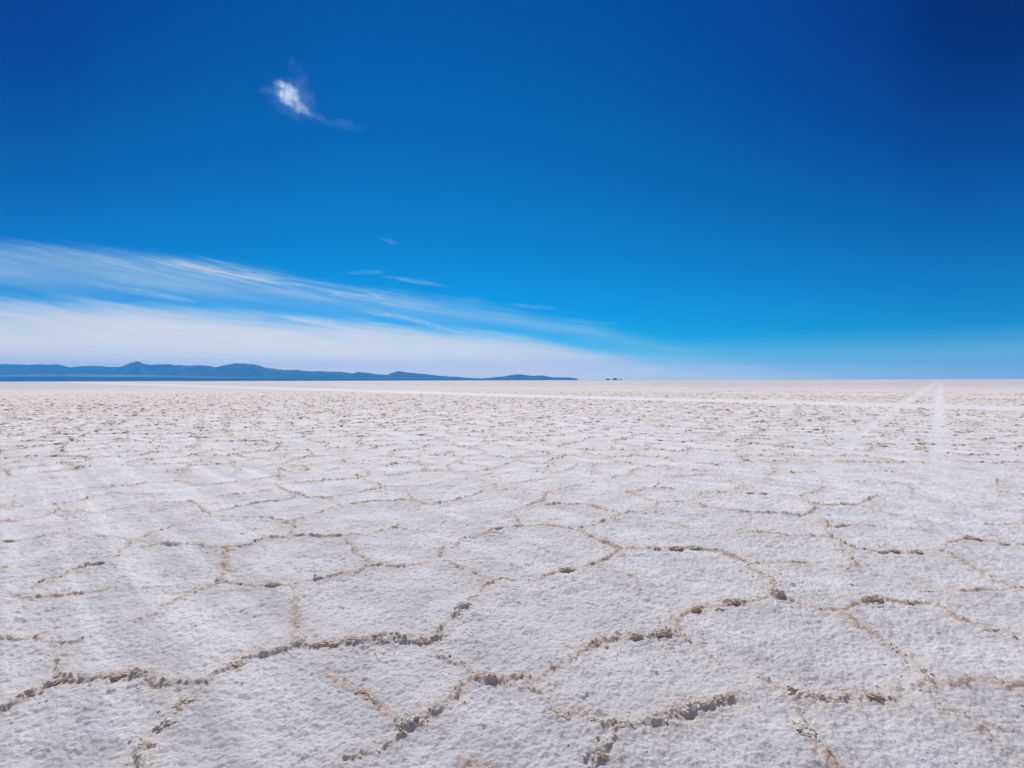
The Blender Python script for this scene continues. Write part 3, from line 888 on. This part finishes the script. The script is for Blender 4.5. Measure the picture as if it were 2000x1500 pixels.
# ------------------------------------------------------------------ far hills
def rock_material(name, c1, c2, scale):
    m = bpy.data.materials.new(name)
    m.use_nodes = True
    S = NT(m.node_tree)
    b = m.node_tree.nodes['Principled BSDF']
    b.inputs['Roughness'].default_value = .95
    b.inputs['Specular IOR Level'].default_value = .05
    P = S.n('ShaderNodeNewGeometry').outputs['Position']
    S.l(S.mix(S.rng(S.noise(P, scale, 6, .6), .35, .65), c1 + (1,), c2 + (1,)), b.inputs['Base Color'])
    return m
M_hill = rock_material('hill_rock', (.020, .026, .034), (.085, .085, .085), .0022)
M_shore = rock_material('dark_shore', (.014, .015, .017), (.035, .034, .034), .0012)
M_plain = rock_material('pale_plain', (.16, .16, .165), (.26, .25, .245), .0008)

def fbm1(x, seed, base, octs):
    v = 0; a = 1
    for k in range(octs):
        v = v + a * perlin(x * base * 2 ** k, np.full_like(x, seed + .37), seed + k)
        a *= .5
    return v

def terrain(name, prof, dist, depth, mat, x_lo, x_hi, n, rough, base_z=-4.0, seed=1):
    """a long range whose crest follows prof = [(photo x, photo y of the skyline)], standing dist metres away and depth metres deep"""
    px = np.array([p[0] for p in prof], float); py = np.array([p[1] for p in prof], float)
    xs = np.linspace(x_lo, x_hi, n)
    hy = np.interp(xs, px, py)
    X = []; H = []
    for a, b_ in zip(xs, hy):
        d = px_dir(a, b_)
        X.append(d.x / d.y * dist); H.append(EYE + d.z / d.y * dist)
    X = np.array(X); H = np.maximum(np.array(H), -2)
    H = H + fbm1(X, seed, 1 / 1100.0, 5) * rough * np.clip(H / 200, 0, 1)
    m = 15
    T = np.linspace(-1, 1, m)
    V = np.zeros((n, m, 3))
    for q, t in enumerate(T):
        sh = (1 - abs(t)) ** .8
        hh = H * sh
        if 0 < abs(t) < 1:
            hh = hh + perlin(X / 700.0, np.full_like(X, t * 3 + seed), seed + 9) * rough * 2.0 * sh * np.clip(H / 200, 0, 1)
            hh = np.minimum(hh, H * .97)
        yy = dist + t * depth
        V[:, q, 0] = X * (yy / dist if t < 0 else 1 + .3 * t * depth / dist)
        V[:, q, 1] = yy
        V[:, q, 2] = hh if abs(t) < 1 else base_z
    ii = np.arange(n - 1)[:, None]; jj = np.arange(m - 1)[None]
    F = np.stack([ii * m + jj, (ii + 1) * m + jj, (ii + 1) * m + jj + 1, ii * m + jj + 1], -1).reshape(-1, 4)
    return link(name, np_mesh(name, V.reshape(-1, 3), F), mat)

SKY1 = [(-700, 716), (-450, 712), (-250, 715), (-100, 710), (0, 711.5), (50, 712.5), (80, 712.5), (112, 710.2), (135, 716), (150, 714.5), (170, 715.5), (200, 714.5), (235, 717), (255, 709), (268, 706), (280, 711.5), (330, 712),
        (370, 714), (400, 714), (420, 716), (440, 712), (460, 709.5), (500, 711.5), (515, 716.5), (545, 721), (570, 723.5), (578, 722), (610, 725.5), (650, 726.5), (690, 729), (700, 727.5), (730, 729.5), (755, 732.5), (768, 728),
        (780, 725.5), (800, 729.5), (840, 731.5), (870, 735), (920, 737), (945, 738.5), (965, 741.8)]
SKY2 = [(930, 741.9), (950, 738), (985, 735), (1010, 731.5), (1035, 734.3), (1060, 733.7), (1080, 736.7), (1110, 737.2), (1125, 738.7), (1131, 742.6)]
tag(terrain('hills', SKY1, 24000.0, 1500.0, M_hill, -700, 965, 1400, 48.0, seed=3), kind='structure')
tag(terrain('hills', SKY2, 22000.0, 900.0, M_hill, 930, 1131, 240, 24.0, seed=5), kind='structure')
PL = [(-700, 733), (0, 733.5), (40, 732), (90, 731.2), (150, 731.6), (230, 732), (300, 733), (360, 734), (430, 736), (470, 737), (560, 739), (700, 740.5), (760, 741.6)]
tag(terrain('plain', PL, 20500.0, 500.0, M_plain, -700, 760, 300, 1.0, seed=7), kind='structure')
SH = [(-700, 736), (0, 736.0), (60, 735.5), (160, 736.2), (280, 736.8), (380, 737.3), (520, 738.5), (700, 739.8), (860, 740.8), (960, 741.4), (1000, 742.0)]
tag(terrain('shore', SH, 18000.0, 500.0, M_shore, -700, 1000, 300, 1.5, seed=8), kind='structure')

def island(px, py, wp, hp, lab, seed):
    d = px_dir(px, py)
    dist = 15000.0
    x = d.x / d.y * dist
    u = dist / 1000.0
    base = EYE + px_dir(px, py).z / px_dir(px, py).y * dist
    bm = bmesh.new()
    bmesh.ops.create_icosphere(bm, subdivisions=4, radius=1.0)
    for v in bm.verts:
        p = v.co
        n = mnoise.noise(Vector((p.x * 2.2 + seed * 4, p.y * 2.2, p.z))) * .35 + mnoise.noise(Vector((p.x * 6 + seed, p.y * 6, 3))) * .15
        zz = max(p.z, -.35)
        v.co = Vector((p.x * wp * u * .5, p.y * wp * u * .45, zz * (1 + n) * hp * u * .72))
    me = bpy.data.meshes.new('island')
    bm.to_mesh(me); bm.free()
    o = link('island', me, M_shore)
    o.location = (x, dist, max(base, 4.0))
    tag(o, lab, 'island', 'small islands on the salt horizon')
island(1188, 741.8, 8.5, 3.2, 'flat dark islet on the horizon, nearest the end of the blue hills', 1)
island(1201, 741.8, 10.0, 4.6, 'largest dark islet on the horizon, humped, between two smaller ones', 2)
island(1212.5, 742.0, 4.2, 2.8, 'smallest dark islet on the horizon, farthest from the blue hills', 3)

# ------------------------------------------------------------------ the small white cloud
def cloud():
    D = 3600.0
    d0 = px_dir(590, 190); u = D / 1000.0
    c = Vector((d0.x / d0.y * D, D, EYE + d0.z / d0.y * D))
    bm = bmesh.new()
    bmesh.ops.create_icosphere(bm, subdivisions=3, radius=1.0)
    for v in bm.verts:
        v.co = Vector((v.co.x * 175 * u * .95, v.co.y * 60 * u, v.co.z * 105 * u))
    me = bpy.data.meshes.new('cloud')
    bm.to_mesh(me); bm.free()
    m = bpy.data.materials.new('cloud_vapour')
    m.use_nodes = True
    m.node_tree.nodes.remove(m.node_tree.nodes['Principled BSDF'])
    S = NT(m.node_tree)
    out = m.node_tree.nodes['Material Output']
    vp = S.n('ShaderNodeVolumePrincipled')
    vp.inputs['Color'].default_value = (.86, .97, 1.0, 1)
    vp.inputs['Anisotropy'].default_value = .45
    ob = S.n('ShaderNodeTexCoord').outputs['Object']
    sc = S.n('ShaderNodeVectorMath', operation='SCALE'); sc.inputs['Scale'].default_value = 1 / u
    S.l(ob, sc.inputs[0])                       # now in "photo pixels" of size u metres
    wn = S.n('ShaderNodeTexNoise'); wn.inputs['Scale'].default_value = .035; wn.inputs['Detail'].default_value = 4
    S.l(sc.outputs[0], wn.inputs['Vector'])
    off = S.n('ShaderNodeVectorMath', operation='SUBTRACT'); S.l(wn.outputs['Color'], off.inputs[0]); off.inputs[1].default_value = (.5, .5, .5)
    of2 = S.n('ShaderNodeVectorMath', operation='SCALE'); of2.inputs['Scale'].default_value = 34.0; S.l(off.outputs[0], of2.inputs[0])
    pw = S.n('ShaderNodeVectorMath', operation='ADD'); S.l(sc.outputs[0], pw.inputs[0]); S.l(of2.outputs[0], pw.inputs[1])
    se = S.n('ShaderNodeSeparateXYZ'); S.l(pw.outputs[0], se.inputs[0])
    x, y, z = se.outputs
    def blob(cx, cz, rx, ry, rz, tilt, amt):
        ct, st = math.cos(R(tilt)), math.sin(R(tilt))
        dx = S.m('SUBTRACT', x, cx); dz = S.m('SUBTRACT', z, cz)
        a = S.m('ADD', S.m('MULTIPLY', dx, ct), S.m('MULTIPLY', dz, st))
        b2 = S.m('SUBTRACT', S.m('MULTIPLY', dz, ct), S.m('MULTIPLY', dx, st))
        q = S.m('ADD', S.m('ADD', S.m('POWER', S.m('ABSOLUTE', S.m('DIVIDE', a, rx)), 2.0), S.m('POWER', S.m('ABSOLUTE', S.m('DIVIDE', b2, rz)), 2.0)), S.m('POWER', S.m('ABSOLUTE', S.m('DIVIDE', y, ry)), 2.0))
        return S.m('MULTIPLY', S.rng(q, 0.0, 1.0, 1.0, 0.0), amt)
    # centre (590,190): +x right, +z up
    tot = blob(-29, 8, 29, 22, 20, -30, .9)
    for bb in ((-20, -2, 62, 30, 46, -30, .05), (-6, -14, 36, 20, 11, -38, .30), (28, -36, 44, 14, 7, -27, .06), (82, -52, 56, 16, 15, -10, .025), (2, 28, 22, 14, 44, 20, .022), (-20, 60, 9, 10, 16, 0, .03), (-66, 10, 22, 12, 8, 0, .03)):
        tot = S.m('ADD', tot, blob(*bb))
    nz = S.noise(S_vec(S, sc.outputs[0], (1.0, 1.0, 1.0)), .09, 5, .65)
    dens = S.m('MULTIPLY', tot, S.rng(nz, .36, .72))
    S.l(S.m('MULTIPLY', dens, .017), vp.inputs['Density'])
    S.l(vp.outputs[0], out.inputs['Volume'])
    o = link('cloud', me, m)
    o.location = c
    tag(o, 'small white wispy cloud alone in the deep blue sky at upper left', 'cloud')
def S_vec(S, v, s):
    q = S.n('ShaderNodeVectorMath', operation='MULTIPLY'); S.l(v, q.inputs[0]); q.inputs[1].default_value = s
    return q.outputs[0]
cloud()

# ------------------------------------------------------------------ the air
def haze():
    hx, hy0, hy1, z0, z1 = 45000.0, -27700.0, 27700.0, -6.0, 930.0
    bm = bmesh.new()
    bmesh.ops.create_cube(bm, size=1.0)
    for v in bm.verts:
        v.co = Vector((v.co.x * 2 * hx, (hy0 + hy1) / 2 + v.co.y * (hy1 - hy0), (z0 + z1) / 2 + v.co.z * (z1 - z0)))
    me = bpy.data.meshes.new('haze')
    bm.to_mesh(me); bm.free()
    m = bpy.data.materials.new('haze_air')
    m.use_nodes = True
    m.node_tree.nodes.remove(m.node_tree.nodes['Principled BSDF'])
    S = NT(m.node_tree)
    vp = S.n('ShaderNodeVolumePrincipled')
    vp.inputs['Color'].default_value = (.055, .42, .93, 1)
    vp.inputs['Density'].default_value = 2.9e-5
    vp.inputs['Anisotropy'].default_value = .25
    S.l(vp.outputs[0], m.node_tree.nodes['Material Output'].inputs['Volume'])
    tag(link('haze', me, m), kind='stuff')
haze()
